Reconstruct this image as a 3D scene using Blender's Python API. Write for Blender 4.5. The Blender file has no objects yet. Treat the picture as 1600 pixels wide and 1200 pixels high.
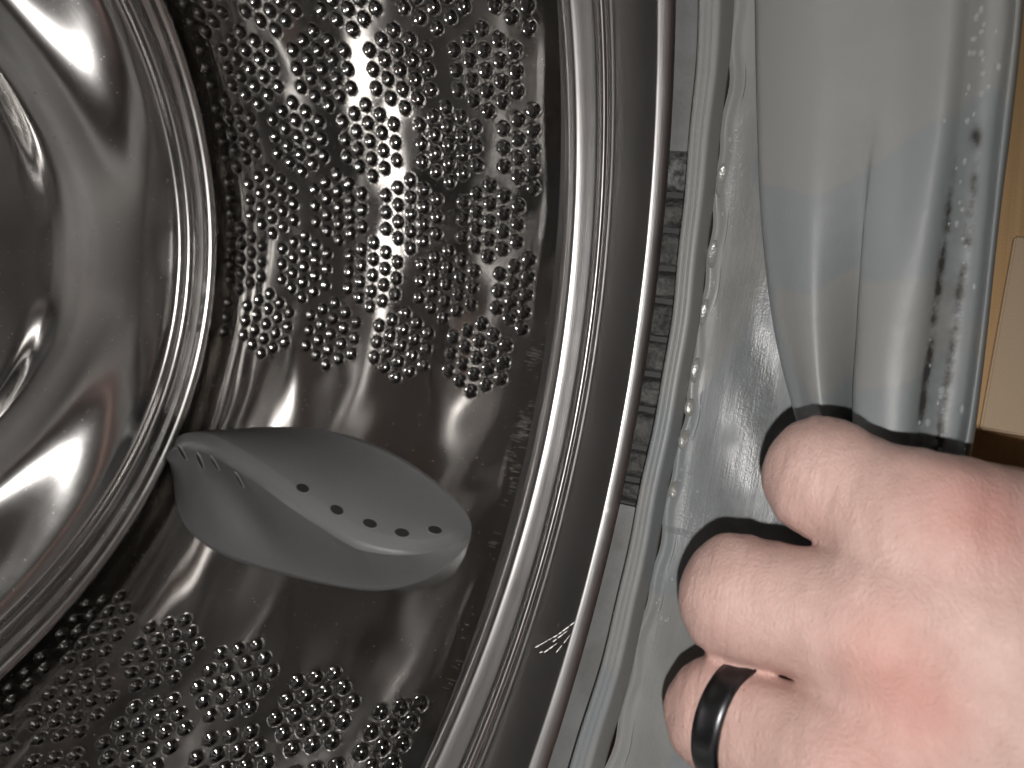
import bpy, bmesh, math, random
import numpy as np
from mathutils import Vector, Matrix, noise

S = bpy.context.scene
C = S.collection
rng = np.random.default_rng(7)

# ------------------------------------------------------------------ camera, world, flash, exposure
cam = bpy.data.objects.new('camera', bpy.data.cameras.new('camera'))
C.objects.link(cam)
RT, UP, BK = Vector((0.2814, -0.9260, 0.2517)), Vector((-0.3137, 0.1591, 0.9361)), Vector((-0.9069, -0.3424, -0.2457))
CAM = Vector((-0.1139, -0.0491, -0.0328))
m = Matrix((RT, UP, BK)).transposed().to_4x4()
m.translation = CAM
cam.matrix_world = m
cam.data.lens = 25.166
cam.data.sensor_width = 36
cam.data.clip_start = 0.005
cam.data.clip_end = 50
cam.data.dof.use_dof = True
cam.data.dof.focus_distance = 0.26
cam.data.dof.aperture_fstop = 12.0
S.camera = cam

W = bpy.data.worlds.new('World')
S.world = W
W.use_nodes = True
bg = W.node_tree.nodes['Background']
bg.inputs[0].default_value = (1.0, 0.80, 0.60, 1)
bg.inputs[1].default_value = 0.022

# the phone's flash: a small lit LED just under the lens
fl = bpy.data.lights.new('phone_flash', 'AREA')
fl.shape = 'DISK'
fl.size = 0.004
fl.energy = 0.66
fl.color = (1.0, 0.975, 0.945)
flash = bpy.data.objects.new('phone_flash', fl)
C.objects.link(flash)
mf = m.copy()
mf.translation = (-.1075, -.0545, -.0500)
flash.matrix_world = mf

# lamps added for highlights on the steel, high and low, both switched off
def panel(name, loc, target, size, energy, col):
    l = bpy.data.lights.new(name, 'AREA'); l.shape = 'RECTANGLE'; l.size, l.size_y = size; l.energy = energy; l.color = col
    o = bpy.data.objects.new(name, l); C.objects.link(o)
    o.location = loc
    o.rotation_euler = (Vector(target) - Vector(loc)).to_track_quat('-Z', 'Y').to_euler()
    return o
0 and panel('added_high_panel', (.05, -.85, .75), (0, .2, 0), (.5, .3), 6.0, (1, .96, .9))
0 and panel('added_low_panel', (.42, -.80, -.42), (0, .2, 0), (.3, .3), 3.0, (1, .96, .9))

S.view_settings.view_transform = 'Standard'
S.view_settings.look = 'None'
S.view_settings.exposure = 0
S.view_settings.gamma = 1
S.render.engine = 'CYCLES'
S.cycles.max_bounces = 14
S.cycles.glossy_bounces = 10
S.cycles.diffuse_bounces = 5
S.cycles.blur_glossy = 0.05
S.cycles.sample_clamp_indirect = 6
S.cycles.use_denoising = True

# ------------------------------------------------------------------ helpers
def tag(o, label=None, cat=None, group=None, kind=None):
    if label: o['label'] = label
    if cat: o['category'] = cat
    if group: o['group'] = group
    if kind: o['kind'] = kind
    return o

def empty(name, loc, label, cat, group=None):
    o = bpy.data.objects.new(name, None)
    o.empty_display_size = 0.02
    o.location = loc
    C.objects.link(o)
    return tag(o, label, cat, group)

def link(name, me, mat, parent=None, smooth=True):
    o = bpy.data.objects.new(name, me)
    C.objects.link(o)
    if mat: me.materials.append(mat)
    if smooth:
        me.polygons.foreach_set('use_smooth', [True] * len(me.polygons))
    if parent:
        o.parent = parent
        o.matrix_parent_inverse = Matrix.Translation(-parent.location) if parent.type == 'EMPTY' else Matrix()
    return o

def mesh_np(name, V, F, uv=None):
    """V (n,3), F (k,4 or 3), uv per vertex"""
    me = bpy.data.meshes.new(name)
    V = np.asarray(V, np.float32); F = np.asarray(F, np.int32)
    k = F.shape[1]
    me.vertices.add(len(V)); me.vertices.foreach_set('co', V.ravel())
    me.loops.add(F.size); me.loops.foreach_set('vertex_index', F.ravel())
    me.polygons.add(len(F))
    me.polygons.foreach_set('loop_start', np.arange(0, F.size, k, dtype=np.int32))
    me.polygons.foreach_set('loop_total', np.full(len(F), k, np.int32))
    me.update(calc_edges=True)
    if uv is not None:
        l = me.uv_layers.new(name='UVMap')
        l.data.foreach_set('uv', np.asarray(uv, np.float32)[F.ravel()].ravel())
    me.validate()
    return me

def vattr(me, name, vals):
    a = me.attributes.new(name, 'FLOAT', 'POINT')
    a.data.foreach_set('value', np.asarray(vals, np.float32))

def gridfaces(nu, nv, closed=False):
    """vertex index = i*nv + j"""
    iu = np.arange(nu if closed else nu - 1); jv = np.arange(nv - 1)
    I, J = np.meshgrid(iu, jv, indexing='ij')
    I2 = (I + 1) % nu
    return np.stack([I * nv + J, I * nv + J + 1, I2 * nv + J + 1, I2 * nv + J], -1).reshape(-1, 4)

def smooth_profile(pts, n):
    """Catmull-Rom through (r, y) points, n samples a span"""
    P = np.array(pts, float)
    Q = np.vstack([2 * P[0] - P[1], P, 2 * P[-1] - P[-2]])
    out = []
    for i in range(1, len(Q) - 2):
        for t in np.linspace(0, 1, n, endpoint=False):
            a, b, c, d = Q[i - 1], Q[i], Q[i + 1], Q[i + 2]
            out.append(0.5 * (2 * b + (c - a) * t + (2 * a - 5 * b + 4 * c - d) * t * t + (3 * b - a - 3 * c + d) * t ** 3))
    out.append(P[-1])
    return np.array(out)

def lathe(name, prof, mat, parent, seg=384, t0=0.0, t1=None, disp=None):
    """turn (r, y) round the drum's axis (world Y)"""
    prof = np.array(prof, float)
    closed = t1 is None
    th = np.linspace(t0, t0 + 2 * math.pi, seg, endpoint=False) if closed else np.linspace(t0, t1, seg)
    L = np.concatenate([[0], np.cumsum(np.hypot(*np.diff(prof, axis=0).T))])
    T, R = np.meshgrid(th, prof[:, 0], indexing='ij')
    Y = np.broadcast_to(prof[:, 1], T.shape).copy()
    if disp is not None: R, Y = disp(T, R.copy(), Y)
    V = np.stack([R * np.cos(T), Y, R * np.sin(T)], -1).reshape(-1, 3)
    uv = np.stack([T * 0.2, np.broadcast_to(L, T.shape)], -1).reshape(-1, 2)
    return link(name, mesh_np(name, V, gridfaces(len(th), len(prof), closed), uv), mat, parent)

# ------------------------------------------------------------------ materials
class NT:
    def __init__(s, name):
        s.m = bpy.data.materials.new(name); s.m.use_nodes = True
        s.t = s.m.node_tree; s.b = s.t.nodes['Principled BSDF']
    def n(s, typ, ins=None, **kw):
        x = s.t.nodes.new(typ)
        for k, v in kw.items(): setattr(x, k, v)
        for k, v in (ins or {}).items():
            if isinstance(v, bpy.types.NodeSocket): s.t.links.new(v, x.inputs[k])
            else: x.inputs[k].default_value = v
        return x
    def set(s, **kw):
        for k, v in kw.items():
            k = k.replace('_', ' ')
            if isinstance(v, bpy.types.NodeSocket): s.t.links.new(v, s.b.inputs[k])
            else: s.b.inputs[k].default_value = v
    def uv(s, sx, sy):
        u = s.n('ShaderNodeTexCoord')
        return s.n('ShaderNodeMapping', {0: u.outputs['UV'], 'Scale': (sx, sy, 1)}).outputs[0]
    def obj(s, sc=(1, 1, 1), rot=(0, 0, 0)):
        u = s.n('ShaderNodeTexCoord')
        return s.n('ShaderNodeMapping', {0: u.outputs['Object'], 'Scale': sc, 'Rotation': rot}).outputs[0]
    def noise(s, vec, scale, detail=3, rough=.55, dist=0):
        return s.n('ShaderNodeTexNoise', {'Vector': vec, 'Scale': scale, 'Detail': detail, 'Roughness': rough, 'Distortion': dist}).outputs['Fac']
    def ramp(s, fac, *stops):
        r = s.n('ShaderNodeValToRGB', {0: fac})
        e = r.color_ramp.elements
        while len(e) < len(stops): e.new(0.5)
        for el, (p, c) in zip(e, stops):
            el.position = p
            el.color = (c, c, c, 1) if not hasattr(c, '__len__') else (*c, 1)
        return r.outputs[0]
    def attr(s, name):
        return s.n('ShaderNodeAttribute', attribute_name=name).outputs['Fac']
    def mix(s, fac, a, b):
        x = s.n('ShaderNodeMix', data_type='RGBA')
        for i, v in ((0, fac), (6, a), (7, b)):
            if isinstance(v, bpy.types.NodeSocket): s.t.links.new(v, x.inputs[i])
            else: x.inputs[i].default_value = v if i == 0 else (*v, 1)
        return x.outputs[2]
    def math(s, op, a, b=0.0, clamp=False):
        x = s.n('ShaderNodeMath', {0: a, 1: b}, operation=op); x.use_clamp = clamp
        return x.outputs[0]
    def bump(s, h, dist, strength=1.0, normal=None):
        d = {'Height': h, 'Distance': dist, 'Strength': strength}
        if normal is not None: d['Normal'] = normal
        return s.n('ShaderNodeBump', d).outputs[0]

def steel(name, rough, aniso, grain, base=(.53, .517, .503), smear=0.0, dust=0.0, pit=None):
    k = NT(name)
    brush = k.noise(k.uv(70, 2600), 1, 3, .65)
    mott = k.noise(k.obj((1, 1, 1)), 45, 4, .6)
    r = k.math('ADD', k.math('MULTIPLY', k.math('SUBTRACT', mott, .5), .10 + smear), rough)
    r = k.math('ADD', r, k.math('MULTIPLY', k.math('SUBTRACT', brush, .5), .06), True)
    col = base
    if dust:
        sp = k.ramp(k.noise(k.obj(), 900, 1, .5), (.74, 0.0), (.80, 1.0))
        r = k.math('ADD', r, k.math('MULTIPLY', sp, dust), True)
    k.set(Metallic=1.0, Roughness=r, Base_Color=(*base, 1), Anisotropic=aniso)
    if pit:                                   # the pressed pits are burnished: smoother and without the sheet's grain
        p = k.attr('pit')
        k.set(Roughness=k.math('ADD', k.math('MULTIPLY', r, k.math('SUBTRACT', 1.0, p)), k.math('MULTIPLY', p, pit)),
              Anisotropic=k.math('MULTIPLY', k.math('SUBTRACT', 1.0, p), aniso))
    tg = k.n('ShaderNodeTangent', direction_type='UV_MAP')
    k.t.links.new(tg.outputs[0], k.b.inputs['Tangent'])
    k.set(Normal=k.bump(brush, grain, 1.0))
    return k.m

M_WALL = steel('drum_steel', .115, .75, .000001, dust=.25, pit=.075)
M_BACK = steel('back_plate_steel', .19, .3, .000003, base=(.60, .588, .575), dust=.2)
M_LIP = steel('brushed_lip_steel', .33, .70, .000022, base=(.37, .36, .357), dust=.15)

def plastic(name, col, rough, bumps=()):
    k = NT(name)
    k.set(Base_Color=(*col, 1), Roughness=rough)
    nrm = None
    for sc, d in bumps:
        nrm = k.bump(k.noise(k.obj(), sc, 3), d, 1.0, nrm)
    if nrm: k.set(Normal=nrm)
    return k.m

M_LIFT = plastic('lifter_plastic', (.235, .235, .235), .42, ((2500, .00002), (60, .0004)))
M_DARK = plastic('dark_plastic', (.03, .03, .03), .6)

def m_tub():
    k = NT('tub_plastic')
    a = k.noise(k.obj(), 60, 4)
    b = k.noise(k.obj(), 700, 3)
    k.set(Base_Color=k.mix(k.ramp(a, (.35, 0), (.7, 1)), (.17, .173, .172), (.12, .118, .112)), Roughness=.5,
          Normal=k.bump(b, .0001))
    return k.m
M_TUB = m_tub()

def m_grime():
    k = NT('grimy_tub_rib')
    a = k.noise(k.obj(), 240, 5, .65)
    k.set(Base_Color=k.mix(k.ramp(a, (.38, 0), (.62, 1)), (.05, .05, .05), (.24, .24, .24)), Roughness=.35,
          Normal=k.bump(k.noise(k.obj(), 500, 5, .7), .0015))
    return k.m
M_GRIME = m_grime()
def m_rib():
    k = NT('dusty_tub_rib')
    a = k.noise(k.obj(), 150, 5, .65)
    k.set(Base_Color=k.mix(k.ramp(a, (.34, 0), (.62, 1)), (.03, .03, .029), (.125, .122, .116)), Roughness=.75,
          Normal=k.bump(k.noise(k.obj(), 260, 4, .65), .0022))
    return k.m
M_RIB = m_rib()

def m_rubber(name, wet):
    k = NT(name)
    big = k.noise(k.obj((1, 1, .8)), 15, 1, .4, .5)
    patch = k.ramp(big, (.47, 0.0), (.50, 1.0))
    base = k.mix(patch, (.228, .230, .222), (.203, .216, .223))
    stain = k.noise(k.obj(), 110, 5, .65)
    dirt = k.attr('dirt')
    d = k.math('MULTIPLY', dirt, k.ramp(stain, (.36, 0), (.62, 1)))
    base = k.mix(d, base, (.035, .032, .028))
    fine = k.noise(k.obj(), 900, 3, .6)
    k.set(Base_Color=base)
    if wet:
        film = k.noise(k.obj((1, 1, .35)), 60, 3, .55)
        r = k.ramp(film, (.42, .30), (.60, .56))
        grit = k.noise(k.uv(60, 1500), 1, 3, .6)
        k.set(Roughness=r, Normal=k.bump(k.math('MULTIPLY', fine, k.ramp(film, (.36, 1.0), (.60, .15))), .0003, .5, k.bump(grit, .00016, .5, k.bump(k.noise(k.uv(25, 180), 1, 2), .0005, .5))))
        k.set(Specular_IOR_Level=.6)
    else:
        k.set(Roughness=.46, Normal=k.bump(fine, .00008, .6, k.bump(k.noise(k.obj(), 80, 2), .0006, .5)))
    return k.m
M_WET = m_rubber('wet_rubber', True)
M_RUB = m_rubber('grey_rubber', False)

# ------------------------------------------------------------------ the drum
R = 0.24
drum = empty('washing_drum', (0, .16, 0), 'stainless steel washing machine drum with perforated wall and brushed front lip', 'drum')

def clusters():
    out = []
    for k in range(10):                                   # field above the lifter
        y = .0803 + .0236 * k
        for n in range(5):
            out.append((y, (.457 if k % 2 == 0 else .302) + .304 * n, k == 0))
    for k in range(10):                                   # field below the lifter
        y = .0790 + .0234 * k
        for n in range(3):
            out.append((y, (-.505 if k % 2 == 0 else -.657) - .304 * n, k == 0))
    return out

PIT = .00917
DIMPLES = []
for (y, t, half) in clusters():
    for ci in range(-2, 3):
        if half and ci < 0: continue
        rows = 5 - abs(ci)
        for r in range(rows):
            yy = y + ci * PIT * .866
            if yy > .2835: continue
            DIMPLES.append((yy, t + (r - (rows - 1) / 2) * PIT / R))
DIMPLES = np.array(DIMPLES)

LIFT_AT = (0.0, 2 * math.pi / 3, -2 * math.pi / 3)
def far_dimples():
    """the rest of the drum's wall: the same clusters between the other lifters"""
    out = []
    for k in range(9):
        y = .0803 + .0236 * k
        for n in range(12):
            t = (1.70 if k % 2 == 0 else 1.852) + .304 * n
            if t > 2 * math.pi - 1.36: continue
            a = [abs(((t - (-.10 + L)) + math.pi) % (2 * math.pi) - math.pi) for L in LIFT_AT]
            if min(a) < .37: continue
            for ci in range(-2, 3):
                if k == 0 and ci < 0: continue
                rows = 5 - abs(ci)
                for r in range(rows): out.append((y + ci * PIT * .866, t + (r - (rows - 1) / 2) * PIT / R))
    return np.array(out)

def drum_wall(name, g, t0, t1, dimples):
    y0, y1 = .0665, .300
    ny = int((y1 - y0) / g); nt = int((t1 - t0) * R / g)
    ys = np.linspace(y0, y1, ny); ts = np.linspace(t0, t1, nt)
    T, Y = np.meshgrid(ts, ys, indexing='ij')
    A = T * R
    # slight unevenness of the pressed sheet, nil at the edges
    h = .00010 * np.sin(Y * 131 + 1.3 * np.sin(A * 43)) * np.sin(A * 97 + 1.1 * np.sin(Y * 71))
    h += .00014 * np.exp(-((Y - .0735 - .0012 * np.sin(A * 70)) / .0030) ** 2) * np.clip(np.sin(A * 47 + 2.0 * np.sin(A * 19)) + .3, 0, 1)
    h *= np.clip(np.minimum(np.minimum(T - t0, t1 - T) * 12, np.minimum(Y - y0, y1 - Y) * 260), 0, 1)
    ro, rh, dep = .0037, .0010, .0022
    w = int(ro / g) + 3
    hole = np.zeros_like(T, bool); pit = np.zeros_like(T)
    A2, Y2 = A.copy(), Y.copy()
    for (dy, dt) in dimples:
        i = int(np.searchsorted(ts, dt)); j = int(np.searchsorted(ys, dy))
        sl = (slice(max(i - w, 0), i + w), slice(max(j - w, 0), j + w))
        da = A[sl] - dt * R; db = Y[sl] - dy
        d = np.hypot(da, db)
        near = np.abs(d - rh) < .55 * g
        s = np.where(near, rh / np.maximum(d, 1e-6), 1)
        A2[sl] = np.where(near, dt * R + da * s, A2[sl]); Y2[sl] = np.where(near, dy + db * s, Y2[sl])
        d = np.where(near, rh, d)
        q = np.clip(d / ro, 0, 1)
        h[sl] = np.where(q < 1, h[sl] - dep * (1 - q ** 2) ** 1.4 + .00012 * np.exp(-((q - .97) / .12) ** 2), h[sl])
        hole[sl] |= d < rh * .98
        pit[sl] = np.maximum(pit[sl], np.clip((1.02 - q) / .12, 0, 1))
    RR = R - h
    V = np.stack([RR * np.cos(A2 / R), Y2, RR * np.sin(A2 / R)], -1).reshape(-1, 3)
    F = gridfaces(nt, ny)
    F = F[~hole.ravel()[F].any(1)]
    me = mesh_np(name, V, F, np.stack([A2, Y2], -1).reshape(-1, 2))
    vattr(me, 'pit', pit.ravel())
    link(name, me, M_WALL, drum)
drum_wall('perforated_wall', .00066, -1.22, 1.60, DIMPLES)
drum_wall('perforated_wall', .0011, 1.60, 2 * math.pi - 1.22, far_dimples())

# front plate and neck: wall corner > flat front > bead > groove > flat band > hem
lip = [(.2400, .0665)]
for a in np.linspace(0, math.pi / 2, 9)[1:]:
    lip.append((.2230 + .017 * math.cos(a), .0665 - .017 * math.sin(a)))
lip += [(.205, .0480), (.188, .0455), (.176, .0432), (.1700, .0408), (.1676, .0388), (.1668, .0373), (.1664, .0363), (.1664, .0354), (.1667, .0344),
        (.1670, .0330), (.1673, .0310), (.1676, .0290), (.1677, .0279), (.1675, .0272), (.1669, .0267), (.1664, .0258), (.1664, .0248), (.1669, .0240),
        (.1671, .0236), (.1668, .0231), (.1666, .0222), (.1667, .0214), (.1667, .0205), (.1663, .0190), (.1656, .0150),
        (.1649, .0105), (.1644, .0064), (.16435, .0054), (.1646, .0044), (.1650, .0032), (.1656, .0018), (.1663, .0006),
        (.1667, .0002), (.1670, .0006), (.1671, .0012), (.1672, .0040), (.1682, .0100), (.1700, .0200)]
lathe('front_lip', smooth_profile(lip, 3), M_LIP, drum, 512)

# back plate: three rolled grooves, dished band, bead, flat hub
back = [(.2400, .3000), (.2385, .3010), (.2355, .2985), (.2325, .2900), (.2305, .2815), (.2290, .2782), (.2272, .2772), (.2252, .2782),
        (.2236, .2795), (.2220, .2788), (.2202, .2772), (.2182, .2768), (.2165, .2780), (.2150, .2790), (.2135, .2782), (.2115, .2764),
        (.2090, .2752), (.2066, .2755), (.2052, .2762), (.2043, .2780), (.2038, .2800), (.2026, .2812), (.2000, .2815), (.1950, .2816), (.1850, .2825), (.1760, .2845),
        (.1670, .2870), (.1590, .2895), (.1530, .2915), (.1480, .2930), (.1440, .2942), (.1400, .2952), (.1370, .2958), (.1300, .2966),
        (.1180, .2972), (.1050, .2976), (.0950, .2978), (.0850, .2979), (.0750, .2980), (.0650, .2980), (.0550, .2980), (.0450, .2980), (.0350, .2980), (.0250, .2978), (.0150, .2976), (.0010, .2976)]
SPOKE, SPW, SPD = .42, .80, .036
def spokes(T, Rr, Y):
    """pockets pressed between three spokes"""
    d = ((T - SPOKE) + math.pi / 3) % (2 * math.pi / 3) - math.pi / 3
    a = 1 - np.exp(-(d / SPW) ** 2)
    up = np.clip((.205 - Rr) / .040, 0, 1); dn = np.clip((Rr - .128) / .020, 0, 1)
    pk = up * up * (3 - 2 * up) * dn * dn * (3 - 2 * dn)
    q = np.clip((.134 - Rr) / .040, 0, 1)
    # unseen hub hollows, shaped to throw the flash onto the wall as streaks
    X, Z = Rr * np.cos(T), Rr * np.sin(T)
    wa = np.exp(-(((X - .034) / .025) ** 2 + ((Z + .015) / .031) ** 2) ** 2)
    wb = np.exp(-(((X - .064) / .018) ** 2 + ((Z - .010) / .029) ** 2) ** 2)
    def quad(x, z, k): return k[0] * x + k[1] * z + k[2] * x * x + k[3] * x * z + k[4] * z * z
    ka, kb = (.168, .368, -2.503, 7.751, -3.265), (.096, .388, 3.83, 5.586, -2.684)
    hub = wa * (quad(X - .047, Z, ka) - quad(-.013, -.015, ka)) + wb * (1 - wa) * (quad(X - .073, Z - .03, kb) - quad(-.009, -.020, kb))
    hub = hub - .002 * (wa + wb)
    return Rr, Y + hub + SPD * a * pk + np.clip((Rr - .080) / .025, 0, 1) * .012 * a * q * q * (3 - 2 * q)
lathe('back_plate', smooth_profile(back, 5), M_BACK, drum, 420, disp=spokes)

# ---- lifter
BASE = np.array([(0.2786, -0.0181), (0.2354, 0.0399), (0.192, 0.0705), (0.1482, 0.0583), (0.1128, 0.013), (0.0923, -0.0339), (0.0846, -0.0765),
                 (0.0879, -0.136), (0.1047, -0.2128), (0.1338, -0.2591), (0.1884, -0.2768), (0.2292, -0.2695), (0.2575, -0.2252), (0.2755, -0.1496), (0.2848, -0.0717)])
CREST = np.array([(.2775, -.135, .003), (.2740, -.105, .012), (.2675, -.072, .022), (0.2588, -0.055, 0.029), (0.2397, -0.0449, 0.036), (0.2206, -0.0531, 0.042), (0.1898, -0.0882, 0.045), (0.1663, -0.1266, 0.045),
                  (0.1465, -0.1545, 0.042), (0.1252, -0.1799, 0.036), (0.1023, -0.1667, 0.026), (0.0919, -0.1315, 0.015), (0.087, -0.0985, 0.006)])
HOLES = [(0.1621, -0.107, 1), (0.14, -0.129, 1), (0.1241, -0.1364, 1), (0.1088, -0.1334, 1), (0.0967, -0.1029, 1),
         (0.2522, -0.0777, 0), (0.2384, -0.0859, 0), (0.2232, -0.0894, 0), (0.2032, -0.1143, 0)]

def cr_closed(P, n):
    out = []
    N = len(P)
    for i in range(N):
        a, b, c, d = P[i - 1], P[i], P[(i + 1) % N], P[(i + 2) % N]
        for t in np.linspace(0, 1, n, endpoint=False):
            out.append(0.5 * (2 * b + (c - a) * t + (2 * a - 5 * b + 4 * c - d) * t * t + (3 * b - a - 3 * c + d) * t ** 3))
    return np.array(out)

def lifter_mesh():
    """two faces swept from the base outline up to the S-shaped crest"""
    B = cr_closed(BASE, 24)
    K = smooth_profile(CREST, 14)
    K = K[::-1]
    # start at the right tip (smallest y), go along the top to the left end, and along the bottom
    N = 140
    i0 = int(B[:, 0].argmin())
    B = np.roll(B, -i0, 0)
    il = int(B[:, 0].argmax())
    lower, upper = B[:il + 1], np.vstack([B[il:], B[:1]])[::-1]
    def resample(P, n):
        L = np.concatenate([[0], np.cumsum(np.hypot(np.diff(P[:, 0]), np.diff(P[:, 1]) * R))])
        x = np.linspace(0, L[-1], n)
        return np.stack([np.interp(x, L, P[:, k]) for k in range(P.shape[1])], 1)
    lower, upper, K = resample(lower, N), resample(upper, N), resample(K, N)
    if lower[N // 2, 1] > upper[N // 2, 1]: lower, upper = upper, lower
    ns = 64
    q = np.linspace(0, 1, ns)
    def face(E, hw, shp):
        # from the base edge to the flat of the crest (hw = half width of the flat)
        d = (E - K[:, :2]); dn = np.hypot(d[:, 0], d[:, 1] * R)
        off = K[:, :2] + d * np.minimum(hw / np.maximum(dn, 1e-6), .35)[:, None]
        P = E[:, None] * (1 - q)[None, :, None] + off[:, None] * q[None, :, None]
        hc = K[:, 2][:, None]
        s = shp(q)[None]
        return P, hc * s
    su = lambda q: .06 * np.minimum(q / .03, 1) + .935 * (q * .45 + .55 * np.sin(q * math.pi / 2) ** 1.25)
    sl = lambda q: .06 * np.minimum(q / .03, 1) + .935 * (q ** 1.2)
    Pu, Hu = face(upper, .0064, su)
    Pl, Hl = face(lower, .0058, sl)
    # scooped hollow in the lower face, near its back end
    yy = Pl[..., 0]
    Hl *= 1 - .38 * np.exp(-((yy - .222 + .03 * (1 - q[None])) / .024) ** 2) * np.sin(q * math.pi)[None] ** 1.2
    crest_p = K[:, None, :2]; crest_h = K[:, 2][:, None] * 1.01
    P = np.concatenate([Pl, crest_p, Pu[:, ::-1]], 1); H = np.concatenate([Hl, crest_h, Hu[:, ::-1]], 1)
    A, Y = P[..., 1] * R, P[..., 0]
    return P, H
Pm, Hm = lifter_mesh()

def lifter():
    P, H = Pm, Hm.copy()
    n1, n2 = H.shape
    Y = P[..., 0]; A = P[..., 1]
    RR = R - H + .001
    V = np.stack([RR * np.cos(A), Y, RR * np.sin(A)], -1).reshape(-1, 3)
    return mesh_np('lifter', V, gridfaces(n1, n2))
lift_me = lifter()
lift = link('lifter', lift_me, M_LIFT, drum)
tag(lift, 'dark grey plastic lifter with an S-shaped crest and a row of drain holes')
# drain holes: oval rims on the two faces, black discs painting the shade inside
def socket(y, t, up, idx):
    Y, A = Pm[..., 0], Pm[..., 1]
    half = Y.shape[1] // 2
    d = np.hypot(Y - y, (A - t) * R * 1.0)
    d[:, :half + 3] += (10 if up else 0); d[:, half - 3:] += (0 if up else 10)
    i, j = np.unravel_index(d.argmin(), d.shape)
    i = min(max(i, 2), Y.shape[0] - 3); j = min(max(j, 2), Y.shape[1] - 3)
    def pt(i, j):
        r = R - Hm[i, j] + .001
        return Vector((r * math.cos(A[i, j]), Y[i, j], r * math.sin(A[i, j])))
    c = pt(i, j); u = (pt(i + 2, j) - pt(i - 2, j)).normalized(); w = (pt(i, j + 2) - pt(i, j - 2)).normalized()
    n = u.cross(w).normalized()
    if n.dot(Vector((-c.x, 0, -c.z))) < 0: n = -n
    w = n.cross(u).normalized()
    bm = bmesh.new()
    rings = []
    ra, rb = (.0038, .0026) if up else (.0019, .0052)
    for (s, z) in ((1.16, -.0004), (1.12, .0004), (1.0, .0005), (.93, .00025), (.90, -.0003)):
        z += 0 if up else .0007
        rings.append([bm.verts.new(c + u * (math.cos(a) * ra * s) + w * (math.sin(a) * rb * s) + n * z) for a in np.linspace(0, 2 * math.pi, 28, endpoint=False)])
    for a, b in zip(rings, rings[1:]):
        for k in range(28): bm.faces.new((a[k], a[(k + 1) % 28], b[(k + 1) % 28], b[k]))
    me = bpy.data.meshes.new('drain_hole'); bm.to_mesh(me)
    bm2 = bmesh.new()
    rim = [bm2.verts.new(c + u * (math.cos(a) * ra * .92) + w * (math.sin(a) * rb * .92) + n * (.00025 if up else .0009)) for a in np.linspace(0, 2 * math.pi, 28, endpoint=False)]
    bm2.faces.new(rim)
    me2 = bpy.data.meshes.new('hole_shade'); bm2.to_mesh(me2)
    bm.free(); bm2.free()
    o = link('drain_hole', me, M_LIFT, None); o.parent = lift
    p = link('hole_shade', me2, M_DARK, None, False); p.parent = lift
for i, hq in enumerate(HOLES): socket(*hq, i)
for L in LIFT_AT[1:]:                     # the two other lifters round the drum
    c2 = lift.copy(); C.objects.link(c2)
    c2.parent = drum; c2.matrix_parent_inverse = Matrix.Translation(-drum.location) @ Matrix.Rotation(-L, 4, 'Y')
    del c2['label']

# ------------------------------------------------------------------ outer tub behind the drum's edge
tub = empty('outer_tub', (0, .1, 0), 'pale grey plastic outer tub seen in the narrow gap beside the steel drum lip', 'tub')
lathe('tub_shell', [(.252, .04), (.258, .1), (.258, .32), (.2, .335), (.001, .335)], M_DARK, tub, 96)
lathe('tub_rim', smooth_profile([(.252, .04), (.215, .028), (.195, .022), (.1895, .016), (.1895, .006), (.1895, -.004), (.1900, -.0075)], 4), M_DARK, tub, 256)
RIB = [.818, .7247, .6503, .5676, .4959, .4103, .3301, .2494, .1616, .0885, .0314]
for i in range(len(RIB) - 1):
    t1, t0 = RIB[i] - .006, RIB[i + 1] + .006
    n, q = 14, 10
    V = []
    for a in range(n):
        fa = a / (n - 1)
        for b in range(q):
            fb = b / (q - 1)
            ea = min(1, min(fa, 1 - fa) * 5) ** .5; eb = min(1, min(fb, 1 - fb) * 6) ** .5
            t = t0 + (t1 - t0) * fa; y = -.0072 + .020 * fb
            hh = (.0070 + .0022 * math.sin(i * 2.4)) * ea * (0.4 + .6 * eb) + .0030 * noise.noise(Vector((t * 60, y * 300, i)))
            r = .1892 - hh
            V.append((r * math.cos(t), y, r * math.sin(t)))
    link('tub_rib', mesh_np('tub_rib', V, gridfaces(n, q)), M_GRIME if i in (0,) else M_RIB, tub)

for (t0, t1) in ((.0254 - .75, .0254), (.824, 1.4)):           # smooth stretches above and below the ribs
    ts = np.linspace(t0, t1, 60)
    pr = smooth_profile([(.1890, .0130), (.1850, .0120), (.1822, .0090), (.1815, .0030), (.1818, -.0050), (.1850, -.0072)], 3)
    V = [(r * math.cos(t), y, r * math.sin(t)) for t in ts for (r, y) in pr]
    link('tub_ledge', mesh_np('tub_ledge', V, gridfaces(len(ts), len(pr))), M_TUB, tub)

# ------------------------------------------------------------------ door gasket
gasket = empty('door_gasket', (.18, -.03, 0), 'wet grey rubber door gasket pulled open beside the drum lip', 'gasket')
lipring = [(.1900, -.0050), (.1800, -.0058), (.1690, -.0064), (.1665, -.0067), (.1654, -.0074), (.1652, -.0084), (.1655, -.0089), (.1652, -.0094),
           (.1651, -.0106), (.1655, -.0110), (.1652, -.0115), (.1654, -.0128), (.1662, -.0136), (.1690, -.0144), (.1760, -.0158), (.1790, -.0160)]
def wob(T, Rr, Y):
    return Rr, Y + .0004 * np.sin(T * 9 + 1) + .0002 * np.sin(T * 23)
o = lathe('inner_lip', smooth_profile(lipring, 3), M_RUB, gasket, 384, disp=wob)
vattr(o.data, 'dirt', np.zeros(len(o.data.vertices)))
body = [(.1790, -.0158), (.1800, -.0175), (.1792, -.0205), (.1800, -.0240), (.1822, -.0300), (.1845, -.0380), (.1865, -.0480), (.1885, -.0600), (.1930, -.0740), (.2010, -.0880)]
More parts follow.
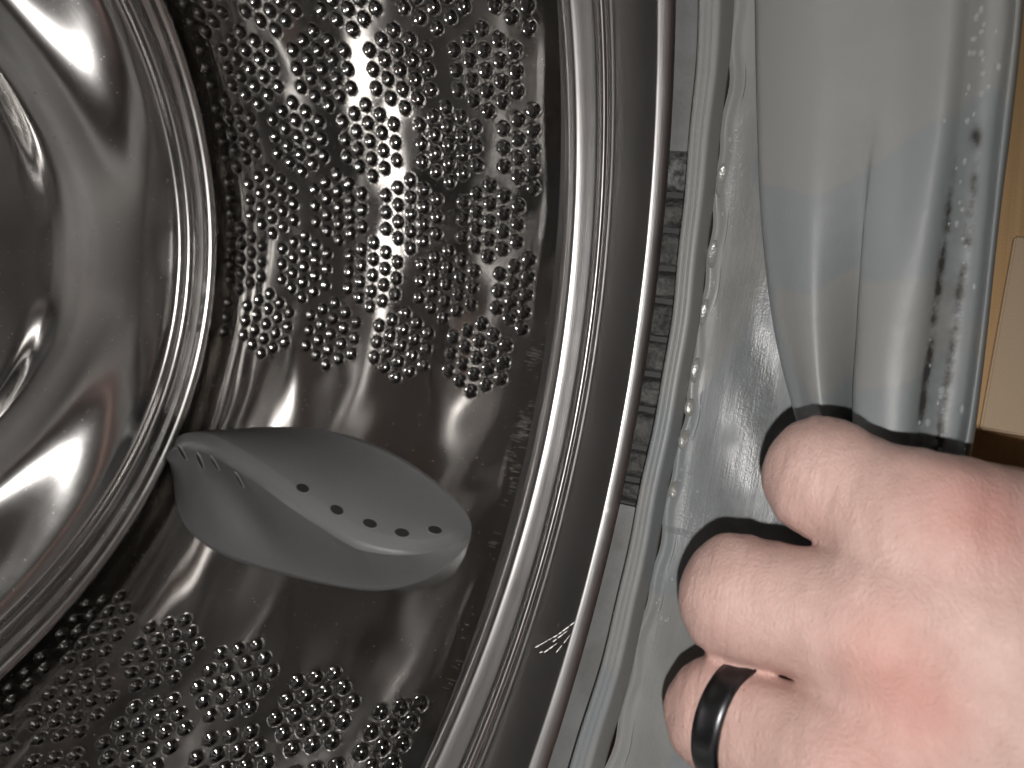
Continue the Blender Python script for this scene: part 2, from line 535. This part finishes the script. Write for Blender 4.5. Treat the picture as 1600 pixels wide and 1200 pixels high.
def body_wob(T, Rr, Y):
    e = np.clip((-Y - .016) / .02, 0, 1)
    Rr = Rr + e * (.0011 * np.sin(T * 7 + Y * 60) + .0007 * np.sin(T * 19 - Y * 150))
    Y = Y + np.where(np.abs(Y + .0175) < .004, .0012 * np.sin(T * 31) * np.cos(T * 13), 0)
    return Rr, Y
o = lathe('seal_body', smooth_profile(body, 8), M_WET, gasket, 420, disp=body_wob)
co = np.array([v.co[:] for v in o.data.vertices])
vattr(o.data, 'dirt', .35 * np.exp(-((co[:, 1] + .045) / .012) ** 2))

FLAP = np.array([
 [(0.0322,-0.0197,0.1832),(0.0221,-0.0195,0.1686),(0.0185,-0.0248,0.1625),(0.0153,-0.0344,0.1563),(0.0164,-0.0455,0.1559),(0.0167,-0.0519,0.1553),(0.0165,-0.0577,0.1541),(0.0151,-0.0657,0.1507),(0.0176,-0.0704,0.1535),(0.0196,-0.0741,0.1558),(0.0186,-0.0776,0.1539),(0.0135,-0.0784,0.1464),(0.0177,-0.0805,0.1520),(0.0324,-0.0822,0.1730)],
 [(0.0640,-0.0231,0.1746),(0.0527,-0.0218,0.1616),(0.0483,-0.0269,0.1562),(0.0443,-0.0378,0.1506),(0.0448,-0.0503,0.1503),(0.0447,-0.0572,0.1497),(0.0442,-0.0635,0.1486),(0.0422,-0.0719,0.1455),(0.0446,-0.0772,0.1479),(0.0466,-0.0813,0.1499),(0.0454,-0.0849,0.1482),(0.0397,-0.0857,0.1415),(0.0441,-0.0881,0.1465),(0.0605,-0.0901,0.1653)],
 [(0.0935,-0.0274,0.1608),(0.0812,-0.0247,0.1493),(0.0762,-0.0297,0.1446),(0.0713,-0.0421,0.1399),(0.0712,-0.0555,0.1397),(0.0708,-0.0627,0.1392),(0.0698,-0.0683,0.1382),(0.0669,-0.0773,0.1354),(0.0697,-0.0828,0.1379),(0.0716,-0.0875,0.1397),(0.0701,-0.0913,0.1382),(0.0639,-0.0920,0.1324),(0.0686,-0.0948,0.1368),(0.0864,-0.0970,0.1533)],
 [(0.1198,-0.0324,0.1423),(0.1067,-0.0288,0.1323),(0.1012,-0.0340,0.1284),(0.0955,-0.0464,0.1246),(0.0951,-0.0608,0.1249),(0.0939,-0.0663,0.1243),(0.0922,-0.0730,0.1233),(0.0886,-0.0818,0.1210),(0.0922,-0.0877,0.1240),(0.0942,-0.0924,0.1256),(0.0924,-0.0959,0.1245),(0.0857,-0.0969,0.1194),(0.0906,-0.1000,0.1233),(0.1096,-0.1025,0.1377)],
 [(0.1441,-0.0408,0.1177),(0.1304,-0.0347,0.1091),(0.1244,-0.0398,0.1061),(0.1181,-0.0518,0.1035),(0.1199,-0.0669,0.1059),(0.1156,-0.0677,0.1035),(0.1119,-0.0763,0.1021),(0.1092,-0.0852,0.1014),(0.1137,-0.0914,0.1046),(0.1156,-0.0966,0.1062),(0.1136,-0.1008,0.1054),(0.1065,-0.1017,0.1013),(0.1116,-0.1044,0.1046),(0.1318,-0.1070,0.1167)],
 [(0.1664,-0.0521,0.0832),(0.1519,-0.0453,0.0762),(0.1456,-0.0497,0.0743),(0.1390,-0.0597,0.0730),(0.1483,-0.0737,0.0789),(0.1373,-0.0719,0.0741),(0.1312,-0.0792,0.0727),(0.1297,-0.0887,0.0734),(0.1344,-0.0947,0.0762),(0.1363,-0.1002,0.0779),(0.1341,-0.1052,0.0777),(0.1266,-0.1062,0.0747),(0.1320,-0.1091,0.0774),(0.1533,-0.1118,0.0865)],
 [(0.1786,-0.0658,0.0520),(0.1635,-0.0584,0.0464),(0.1571,-0.0618,0.0453),(0.1505,-0.0677,0.0445),(0.1644,-0.0784,0.0504),(0.1492,-0.0758,0.0457),(0.1430,-0.0824,0.0452),(0.1416,-0.0907,0.0463),(0.1466,-0.0966,0.0488),(0.1487,-0.1018,0.0504),(0.1464,-0.1071,0.0508),(0.1387,-0.1082,0.0488),(0.1443,-0.1115,0.0510),(0.1663,-0.1143,0.0577)],
 [(0.1853,-0.0827,0.0161),(0.1696,-0.0747,0.0121),(0.1631,-0.0772,0.0118),(0.1566,-0.0805,0.0116),(0.1694,-0.0864,0.0148),(0.1555,-0.0842,0.0123),(0.1495,-0.0881,0.0124),(0.1484,-0.0948,0.0138),(0.1537,-0.0991,0.0155),(0.1561,-0.1033,0.0168),(0.1540,-0.1069,0.0174),(0.1461,-0.1080,0.0165),(0.1519,-0.1118,0.0182),(0.1746,-0.1148,0.0220)],
 [(0.1847,-0.0990,-0.0221),(0.1683,-0.0905,-0.0243),(0.1618,-0.0924,-0.0237),(0.1553,-0.0950,-0.0229),(0.1666,-0.0998,-0.0218),(0.1554,-0.0978,-0.0222),(0.1485,-0.1000,-0.0215),(0.1476,-0.1033,-0.0206),(0.1533,-0.1071,-0.0196),(0.1558,-0.1094,-0.0190),(0.1539,-0.1112,-0.0185),(0.1458,-0.1110,-0.0184),(0.1520,-0.1142,-0.0176),(0.1752,-0.1184,-0.0167)],
])

# above the hand's pull the fold runs on round the ring and sinks back against it
up_rows = []
for k in range(1, 7):
    f = k / 6; f = f * f * (3 - 2 * f)
    x, y, z = FLAP[0].T
    a = np.arctan2(z, x) + .17 * k; r = np.hypot(x, z)
    yy = y + (-.030 - .045 * (np.arange(len(y)) / (len(y) - 1)) - y) * f * .6
    up_rows.insert(0, np.stack([(r + (.1890 - r) * f) * np.cos(a), yy, (r + (.1890 - r) * f) * np.sin(a)], 1))
FLAP = np.concatenate([np.array(up_rows), FLAP])
ROW0 = 6

def crspan(P, n, axis):
    """Catmull-Rom along an axis of an array of points"""
    P = np.moveaxis(P, axis, 0)
    Q = np.concatenate([2 * P[:1] - P[1:2], P, 2 * P[-1:] - P[-2:-1]], 0)
    out, par = [], []
    for i in range(1, len(Q) - 2):
        for t in np.linspace(0, 1, n, endpoint=False):
            a, b, c, d = Q[i - 1], Q[i], Q[i + 1], Q[i + 2]
            out.append(0.5 * (2 * b + (c - a) * t + (2 * a - 5 * b + 4 * c - d) * t * t + (3 * b - a - 3 * c + d) * t ** 3)); par.append(i - 1 + t)
    out.append(P[-1]); par.append(len(P) - 1)
    return np.moveaxis(np.array(out), 0, axis), np.array(par)

def flap():
    G, pr = crspan(FLAP, 14, 0)
    G, pc = crspan(G, 9, 1)
    n1, n2 = G.shape[:2]
    me = mesh_np('fold_flap', G.reshape(-1, 3), gridfaces(n1, n2))
    RR_, CC_ = np.meshgrid(pr - ROW0, pc, indexing='ij')
    low = np.clip((RR_ - 3.2) / .8, 0, 1) * 1.5
    d = np.exp(-((CC_ - 7.85) / .22) ** 2) * low * 1.0 + np.exp(-((CC_ - 9.15) / .24) ** 2) * np.clip((RR_ - 2.9) / 1, 0, 1) * 1.5 * 1.0 \
        + .15 * np.exp(-((CC_ - 8.6) / .5) ** 2) * low + 1.1 * np.exp(-((CC_ - 8.9) / .35) ** 2 - ((RR_ - 3.1) / .11) ** 2)
    vattr(me, 'dirt', d.ravel())
    link('fold_flap', me, M_RUB, gasket)
    return G, pr - ROW0, pc
FG, FPR, FPC = flap()

# ------------------------------------------------------------------ hand
def capsule(X, a, b, ra, rb):
    a, b = np.array(a, np.float32), np.array(b, np.float32)
    ba = b - a; L = float(ba @ ba)
    pa = X - a
    h = np.clip((pa @ ba) / L, 0, 1)
    return np.linalg.norm(pa - h[..., None] * ba, axis=-1) - (ra + (rb - ra) * h)

def smin(a, b, k):
    h = np.clip(.5 + .5 * (b - a) / k, 0, 1)
    return b + (a - b) * h - k * h * (1 - h)

J = dict(
 wrist=((0.1142,-0.1653,-0.0210),0.0289), pal_i=((0.1073,-0.1105,0.0015),0.0210), pal_m=((0.1044,-0.1112,-0.0195),0.0225),
 pal_r=((0.1076,-0.1097,-0.0417),0.0223), pal_l=((0.1185,-0.1184,-0.0617),0.0209), pal_c=((0.1040,-0.1325,-0.0211),0.0284),
 i_mcp=((0.0988,-0.0927,0.0040),0.0201), i_pip=((0.1080,-0.0669,0.0154),0.0167), i_dip=((0.1436,-0.0741,0.0203),0.0166), i_tip=((0.1712,-0.0871,0.0258),0.0158),
 m_mcp=((0.0992,-0.0866,-0.0223),0.0196), m_pip=((0.1142,-0.0498,-0.0231),0.0174), m_dip=((0.1538,-0.0563,-0.0219),0.0169), m_tip=((0.1864,-0.0728,-0.0177),0.0158),
 r_mcp=((.1018,-.0812,-.0597),.0175), r_pip=((0.1188,-0.0500,-0.0561),0.0154), r_dip=((0.1556,-0.0543,-0.0599),0.0152), r_tip=((0.1900,-0.0692,-0.0601),0.0141),
 l_mcp=((0.1139,-0.0926,-0.0724),0.0155), l_pip=((0.1323,-0.0669,-0.0823),0.0121), l_dip=((0.1635,-0.0729,-0.0873),0.0115), l_tip=((0.1901,-0.0833,-0.0898),0.0108),
 t_cmc=((0.1312,-0.1390,0.0016),0.0179), t_mcp=((0.1632,-0.1278,0.0106),0.0179), t_ip=((0.1888,-0.1162,0.0219),0.0166), t_tip=((0.1916,-0.0990,0.0282),0.0143),
 arm=((.1300, -.2500, -.0350), .034))

def surface_nets(D, origin, h):
    """quads on the zero level of a sampled distance field"""
    s = D < 0
    nx, ny, nz = D.shape
    cs = np.zeros((nx - 1, ny - 1, nz - 1), np.int8)
    for dx in (0, 1):
        for dy in (0, 1):
            for dz in (0, 1): cs += s[dx:nx - 1 + dx, dy:ny - 1 + dy, dz:nz - 1 + dz]
    act = (cs > 0) & (cs < 8)
    idx = -np.ones(act.shape, np.int64)
    I = np.argwhere(act)
    idx[act] = np.arange(len(I))
    acc = np.zeros((len(I), 3)); cnt = np.zeros(len(I))
    corners = [(a, b, c) for a in (0, 1) for b in (0, 1) for c in (0, 1)]
    for p in corners:
        for ax in range(3):
            if p[ax]: continue
            q = list(p); q[ax] = 1
            d0 = D[I[:, 0] + p[0], I[:, 1] + p[1], I[:, 2] + p[2]]; d1 = D[I[:, 0] + q[0], I[:, 1] + q[1], I[:, 2] + q[2]]
            x = (d0 < 0) != (d1 < 0)
            t = np.where(x, d0 / np.where(x, d0 - d1, 1), 0)
            v = np.tile(np.array(p, float), (len(I), 1)); v[:, ax] += t
            acc[x] += v[x]; cnt[x] += 1
    V = (I + acc / cnt[:, None]) * h + origin
    F = []
    for ax in range(3):
        sl0 = [slice(None)] * 3; sl1 = [slice(None)] * 3
        sl0[ax] = slice(0, -1); sl1[ax] = slice(1, None)
        a, b = s[tuple(sl0)], s[tuple(sl1)]
        E = np.argwhere(a != b)
        flip = a[a != b]
        u, w = [(1, 2), (2, 0), (0, 1)][ax]
        ok = (E[:, u] > 0) & (E[:, w] > 0) & (E[:, u] < D.shape[u] - 1) & (E[:, w] < D.shape[w] - 1)
        E, flip = E[ok], flip[ok]
        def cell(du, dw):
            e = E.copy(); e[:, u] -= du; e[:, w] -= dw
            return idx[e[:, 0], e[:, 1], e[:, 2]]
        q = np.stack([cell(1, 1), cell(0, 1), cell(0, 0), cell(1, 0)], 1)
        q[~flip] = q[~flip][:, ::-1]
        F.append(q)
    return V, np.concatenate(F)

def hand():
    h = .00125
    lo, hi = np.array([.060, -.250, -.125]), np.array([.235, -.020, .062])
    n = ((hi - lo) / h).astype(int)
    ax = [lo[i] + h * np.arange(n[i]) for i in range(3)]
    X = np.stack(np.meshgrid(*ax, indexing='ij'), -1).astype(np.float32)
    g = lambda k: J[k]
    def cap(a, b, sa=1, sb=1): return capsule(X, g(a)[0], g(b)[0], g(a)[1] * sa, g(b)[1] * sb)
    palm = cap('pal_c', 'pal_i')
    for b in ('pal_m', 'pal_r', 'pal_l', 'wrist'): palm = smin(palm, cap('pal_c', b), .012)
    palm = smin(palm, cap('pal_i', 'pal_m'), .012); palm = smin(palm, cap('pal_m', 'pal_r'), .012); palm = smin(palm, cap('pal_r', 'pal_l'), .012)
    palm = smin(palm, cap('wrist', 'arm'), .012)
    hand_d = palm
    fingers = []
    for f in 'imrl':
        hand_d = smin(hand_d, cap('pal_' + f, f + '_mcp'), .012)
        d = cap(f + '_mcp', f + '_pip', .92, 1.0)
        # the phalanx is a little slimmer between its joints
        d = smin(d, cap(f + '_pip', f + '_dip'), .005)
        d = smin(d, cap(f + '_dip', f + '_tip'), .005)
        fingers.append(d)
    fd = fingers[0]
    for d in fingers[1:]: fd = smin(fd, d, .0025)
    hand_d = smin(hand_d, fd, .0075)
    th = smin(cap('t_cmc', 't_mcp'), cap('t_mcp', 't_ip'), .008); th = smin(th, cap('t_ip', 't_tip'), .006)
    th = smin(th, cap('pal_c', 't_cmc', .7), .012)
    hand_d = smin(hand_d, th, .012)
    V, F = surface_nets(hand_d, lo, h)
    me = mesh_np('person', V, F)
    # smooth out the sampling
    bm = bmesh.new(); bm.from_mesh(me)
    for _ in range(3): bmesh.ops.smooth_vert(bm, verts=bm.verts, factor=.5, use_axis_x=True, use_axis_y=True, use_axis_z=True)
    bm.normal_update(); bm.to_mesh(me); bm.free()
    # the small unevenness of real skin over knuckles, tendons and folds
    N = np.array([v.normal[:] for v in me.vertices]); V = np.array([v.co[:] for v in me.vertices])
    pk = np.zeros(len(V))
    for f in 'imrl': pk += np.exp(-(np.linalg.norm(V - np.array(J[f + '_pip'][0]), axis=1) / .017) ** 2)
    for i, p in enumerate(V):
        q = Vector(p)
        d = .00075 * noise.noise(q * 75) + .00035 * noise.noise(Vector((q.x * 120, q.y * 260, q.z * 90)))
        d += pk[i] * (.0009 * noise.noise(Vector((q.x * 60 + 3, q.y * 420, q.z * 55))))
        V[i] += N[i] * d
    me.vertices.foreach_set('co', V.astype(np.float32).ravel()); me.update()
    def blob(c, r): return np.exp(-(np.linalg.norm(V - np.array(c), axis=1) / r) ** 2)
    def at(k, dx=0, dy=0, dz=0): p = g(k)[0]; return (p[0] - g(k)[1] * .9 + dx, p[1] + dy, p[2] + dz)
    red = 1.0 * blob(at('i_mcp', 0, -.006, .004), .015) + .75 * blob(at('m_mcp', 0, .004, -.008), .013) + .8 * blob(at('m_mcp', 0, -.006, -.018), .010) + .7 * blob(at('r_mcp', 0, 0, .002), .012) \
        + .35 * blob(g('i_pip')[0], .02) + .35 * blob(g('m_pip')[0], .022) + .55 * blob(g('r_pip')[0], .02)
    vattr(me, 'red', np.clip(red, 0, 1))
    wr = sum(blob(g(k)[0], .022) for k in ('i_pip', 'm_pip', 'r_pip', 'l_pip'))
    vattr(me, 'wrinkle', np.clip(wr, 0, 1))
    k = NT('skin')
    mott = k.noise(k.obj(), 120, 4, .6); fine = k.noise(k.obj(), 1400, 3, .6)
    col = k.mix(k.ramp(mott, (.3, 0), (.7, 1)), (.50, .348, .308), (.43, .288, .250))
    col = k.mix(k.math('MULTIPLY', k.attr('red'), .45), col, (.45, .16, .135))
    lines = k.noise(k.obj((420, 1500, 560), (0.25, 0, -.25)), 1, 4, .7, 1.2)
    fold = k.noise(k.obj((60, 420, 90), (.3, 0, -.2)), 1, 2, .5, .5)
    nrm = k.bump(fine, .0003, .7)
    cells = k.n('ShaderNodeTexVoronoi', {'Vector': k.obj((1, 1.7, 1.2), (.2, 0, -.2)), 'Scale': 620.0}).outputs['Distance']
    nrm = k.bump(cells, .0004, .35, nrm)
    nrm = k.bump(lines, .0007, .35, nrm)
    nrm = k.bump(k.math('MULTIPLY', fold, k.attr('wrinkle')), .0018, .5, nrm)
    k.set(Base_Color=col, Roughness=k.ramp(mott, (.3, .42), (.7, .58)), Subsurface_Weight=.15, Subsurface_Scale=.0025, Normal=nrm, Specular_IOR_Level=.42)
    k.b.inputs['Subsurface Radius'].default_value = (1.0, .35, .2)
    o = link('person', me, k.m)
    tag(o, 'bare right hand with pink knuckles gripping and pulling the grey rubber gasket', 'person')
    return o
person = hand()

# ------------------------------------------------------------------ black ring on the ring finger
def finger_ring():
    a, b = Vector(J['r_mcp'][0]), Vector(J['r_pip'][0])
    d = (b - a).normalized()
    c = a.lerp(b, .86)
    u = d.cross(Vector((0, 0, 1))).normalized(); w = d.cross(u).normalized()
    rad = J['r_mcp'][1] * .92 * .14 + J['r_pip'][1] * .86 + .0009
    prof = [(-.0040, 0), (-.0039, .0006), (-.0024, .0009), (-.0020, .0010), (.0020, .0010), (.0024, .0009), (.0039, .0006), (.0040, 0), (.0038, -.0012), (-.0038, -.0012)]
    n = 96
    V = [c + d * x + (u * math.cos(t) + w * math.sin(t)) * (rad + r) for t in np.linspace(0, 2 * math.pi, n, endpoint=False) for (x, r) in prof + prof[:1]]
    k = NT('black_ring_metal')
    k.set(Base_Color=(.07, .07, .073, 1), Metallic=1.0, Roughness=k.ramp(k.noise(k.obj(), 500, 3), (.3, .30), (.7, .38)))
    o = link('ring', mesh_np('ring', [tuple(v) for v in V], gridfaces(n, len(prof) + 1, True)), k.m, None, False)
    tag(o, 'polished black finger band with sloping edges worn on the hand', 'ring')
finger_ring()

# ------------------------------------------------------------------ cardboard box behind the gasket, floor
def m_card():
    k = NT('cardboard')
    f = k.noise(k.obj((1, 1, 1)), 900, 3); l = k.noise(k.obj((1, 1, .02)), 260, 2)
    k.set(Base_Color=k.mix(k.ramp(l, (.35, 0), (.65, 1)), (.80, .53, .28), (.70, .45, .22)), Roughness=.8, Normal=k.bump(f, .0003))
    return k.m
M_CARD = m_card()
box = empty('cardboard_box', (.5, -.29, -.4), 'brown open cardboard box standing behind the pulled gasket', 'box')
def board(name, p, u, v, t, parent, mat=None):
    p, u, v = Vector(p), Vector(u), Vector(v)
    n = u.cross(v).normalized() * t
    bm = bmesh.new()
    q = [bm.verts.new(x) for x in (p, p + u, p + u + v, p + v, p + n, p + u + n, p + u + v + n, p + v + n)]
    for f in ((3, 2, 1, 0), (4, 5, 6, 7), (0, 1, 5, 4), (1, 2, 6, 5), (2, 3, 7, 6), (3, 0, 4, 7)): bm.faces.new([q[i] for i in f])
    bmesh.ops.bevel(bm, geom=bm.edges[:], offset=.0008, segments=2, affect='EDGES')
    me = bpy.data.meshes.new(name); bm.to_mesh(me); bm.free()
    return link(name, me, mat or M_CARD, parent, False)
board('side_panel', (0.266, -.112, -.40), (0, -.36, 0), (0, 0, .98), .005, box)
board('side_panel', (0.272, -.472, -.40), (.40, 0, 0), (0, 0, .98), .005, box)
board('side_panel', (0.272, -.117, -.40), (.40, 0, 0), (0, 0, .98), .005, box)
board('side_panel', (.667, -.112, -.40), (0, -.36, 0), (0, 0, .98), .005, box)
M_PALE = plastic('pale_card', (.76, .58, .40), .8, ((700, .0002),))
board('flap', (.2615, -.1405, .085), (0, -.21, 0), (-.004, -.006, .10), .004, box, M_PALE)

def m_floor():
    k = NT('laminate_floor')
    a = k.noise(k.obj((1, 12, 1)), 6, 4)
    k.set(Base_Color=k.mix(a, (.40, .26, .15), (.30, .19, .10)), Roughness=.4)
    return k.m
bm = bmesh.new(); bmesh.ops.create_grid(bm, x_segments=4, y_segments=4, size=3)
me = bpy.data.meshes.new('floor'); bm.to_mesh(me); bm.free()
fo = link('floor', me, m_floor(), None, False); fo.location = (0, -1.5, -.402); fo['kind'] = 'structure'

# ------------------------------------------------------------------ water, residue, scratches
def blob_mesh(items, name, mat, kind_parent=None, seg=10):
    """flattened half-drops lying on a surface: items = (point, normal, rx, ry, height, direction)"""
    V, F = [], []
    for (p, n, rx, ry, hh, d) in items:
        n = Vector(n).normalized(); u = (Vector(d) - n * n.dot(Vector(d))).normalized(); w = n.cross(u)
        b = len(V)
        rings = [(1.0, -.1), (.97, .25), (.8, .62), (.45, .92)]
        for (s, z) in rings:
            for a in range(seg):
                t = 2 * math.pi * a / seg
                V.append(tuple(Vector(p) + u * (math.cos(t) * rx * s) + w * (math.sin(t) * ry * s) + n * (z * hh)))
        V.append(tuple(Vector(p) + n * hh)); top = len(V) - 1
        for r in range(len(rings) - 1):
            for a in range(seg):
                i = b + r * seg + a; j = b + r * seg + (a + 1) % seg
                F.append((i, j, j + seg)); F.append((i, j + seg, i + seg))
        for a in range(seg): F.append((b + 3 * seg + a, b + 3 * seg + (a + 1) % seg, top))
    return link(name, mesh_np(name, V, F), mat, kind_parent)

kw = NT('water'); kw.set(Base_Color=(.5, .52, .53, 1), Roughness=.06, IOR=1.4, Alpha=.4)
def flap_pt(row, col):
    i = int(np.abs(FPR - row).argmin()); j = int(np.abs(FPC - col).argmin())
    i = min(max(i, 1), FG.shape[0] - 2); j = min(max(j, 1), FG.shape[1] - 2)
    p = Vector(FG[i, j]); a = Vector(FG[i + 1, j] - FG[i - 1, j]); b = Vector(FG[i, j + 1] - FG[i, j - 1])
    n = a.cross(b).normalized()
    if n.dot(CAM - p) < 0: n = -n
    return p, n, a.normalized()
random.seed(4)
items = []
for _ in range(60):
    row = random.choice([random.uniform(1.6, 3.0), random.uniform(1.7, 6.3), random.uniform(5.6, 6.4)]); col = random.gauss(8.7, .55)
    p, n, a = flap_pt(row, col); s = random.uniform(.0003, .0010) * (1.25 if row > 5.5 else 1)
    items.append((p, n, s * random.uniform(1, 1.6), s, s * .6, a))
def seal_pt(y, t):
    pr = smooth_profile(body, 8)
    r = float(np.interp(-y, -pr[:, 1], pr[:, 0]))
    rr, _ = body_wob(np.array(t), np.array(r), np.array(y)); r = float(rr)
    return Vector((r * math.cos(t), y, r * math.sin(t))), Vector((-math.cos(t), -.25, -math.sin(t))).normalized(), Vector((-math.sin(t), 0, math.cos(t)))
for _ in range(60):
    t = random.uniform(-.2, .9); y = -.0185 - abs(random.gauss(0, .004)) - (random.random() < .25) * random.uniform(0, .015)
    p, n, a = seal_pt(y, t); s = random.uniform(.0003, .0008)
    items.append((p, n, s * random.uniform(1, 2.2), s, s * .6, a))
o = blob_mesh(items, 'water', kw.m)
tag(o, 'clear water beads clinging to the grey gasket fold and groove', 'water', None, 'stuff')

kr = NT('residue'); kr.set(Base_Color=kr.mix(kr.noise(kr.obj(), 300, 4), (.23, .225, .205), (.17, .168, .158)), Roughness=.25, Normal=kr.bump(kr.noise(kr.obj(), 300, 2), .0003))
items = []
for (v, hl) in ((.79, .035), (.635, .030), (.505, .030), (.375, .028), (.29, .02), (.215, .022), (.10, .02)):
    p, n, a = seal_pt(-.0182, v - .02)
    items.append((p, n, hl * .19, .0028, .0007, a))
tag(blob_mesh(items, 'residue', kr.m, gasket, 16), None, None, None, 'stuff')

ks = NT('scratched_metal'); ks.set(Base_Color=(.75, .73, .70, 1), Roughness=.55, Metallic=.6)
items = []
def lip_pt(y, t):
    pr = np.array(sorted(smooth_profile(lip, 3)[24:].tolist(), key=lambda q: q[1]))
    r = float(np.interp(y, [.0044, .0064, .0105, .015, .019], [.1646, .1644, .1649, .1655, .1661]))
    return Vector((r * math.cos(t), y, r * math.sin(t))), Vector((-math.cos(t), 0, -math.sin(t)))
for (y0, t0, y1, t1, k) in ((.0174, -.3481, .0105, -.309, 5), (.0105, -.309, .0060, -.275, 4), (.0134, -.3526, .0095, -.325, 3), (.0092, -.348, .0060, -.303, 4), (.0120, -.330, .0070, -.292, 3), (.0150, -.356, .0140, -.352, 1)):
    for q in range(k):
        f = (q + random.uniform(.3, .7)) / k
        p, n = lip_pt(y0 + (y1 - y0) * f, t0 + (t1 - t0) * f)
        p1, _ = lip_pt(y1, t1); p0, _ = lip_pt(y0, t0)
        L = (p1 - p0).length / k
        items.append((p, n, L * random.uniform(.4, .75), random.uniform(.00012, .00035), .00015, p1 - p0))
for tc in [random.uniform(-.62, .42) for _ in range(16)]:
    yc = .0705 + random.uniform(-.002, .003)
    for q in range(random.randint(6, 12)):
        t = tc + random.uniform(-.035, .035); a = random.uniform(-.1, .1)
        L = random.uniform(.0012, .0034)
        p = Vector((math.cos(t), 0, math.sin(t))) * (R - .00002); p.y = yc + random.uniform(-.001, .003)
        d = Vector((-math.sin(t) * math.sin(a), math.cos(a), math.cos(t) * math.sin(a)))
        items.append((p, Vector((-math.cos(t), 0, -math.sin(t))), L, random.uniform(.00003, .00006), .00004, d))
tag(blob_mesh(items, 'scratch', ks.m, drum, 8), None, None, None, 'stuff')
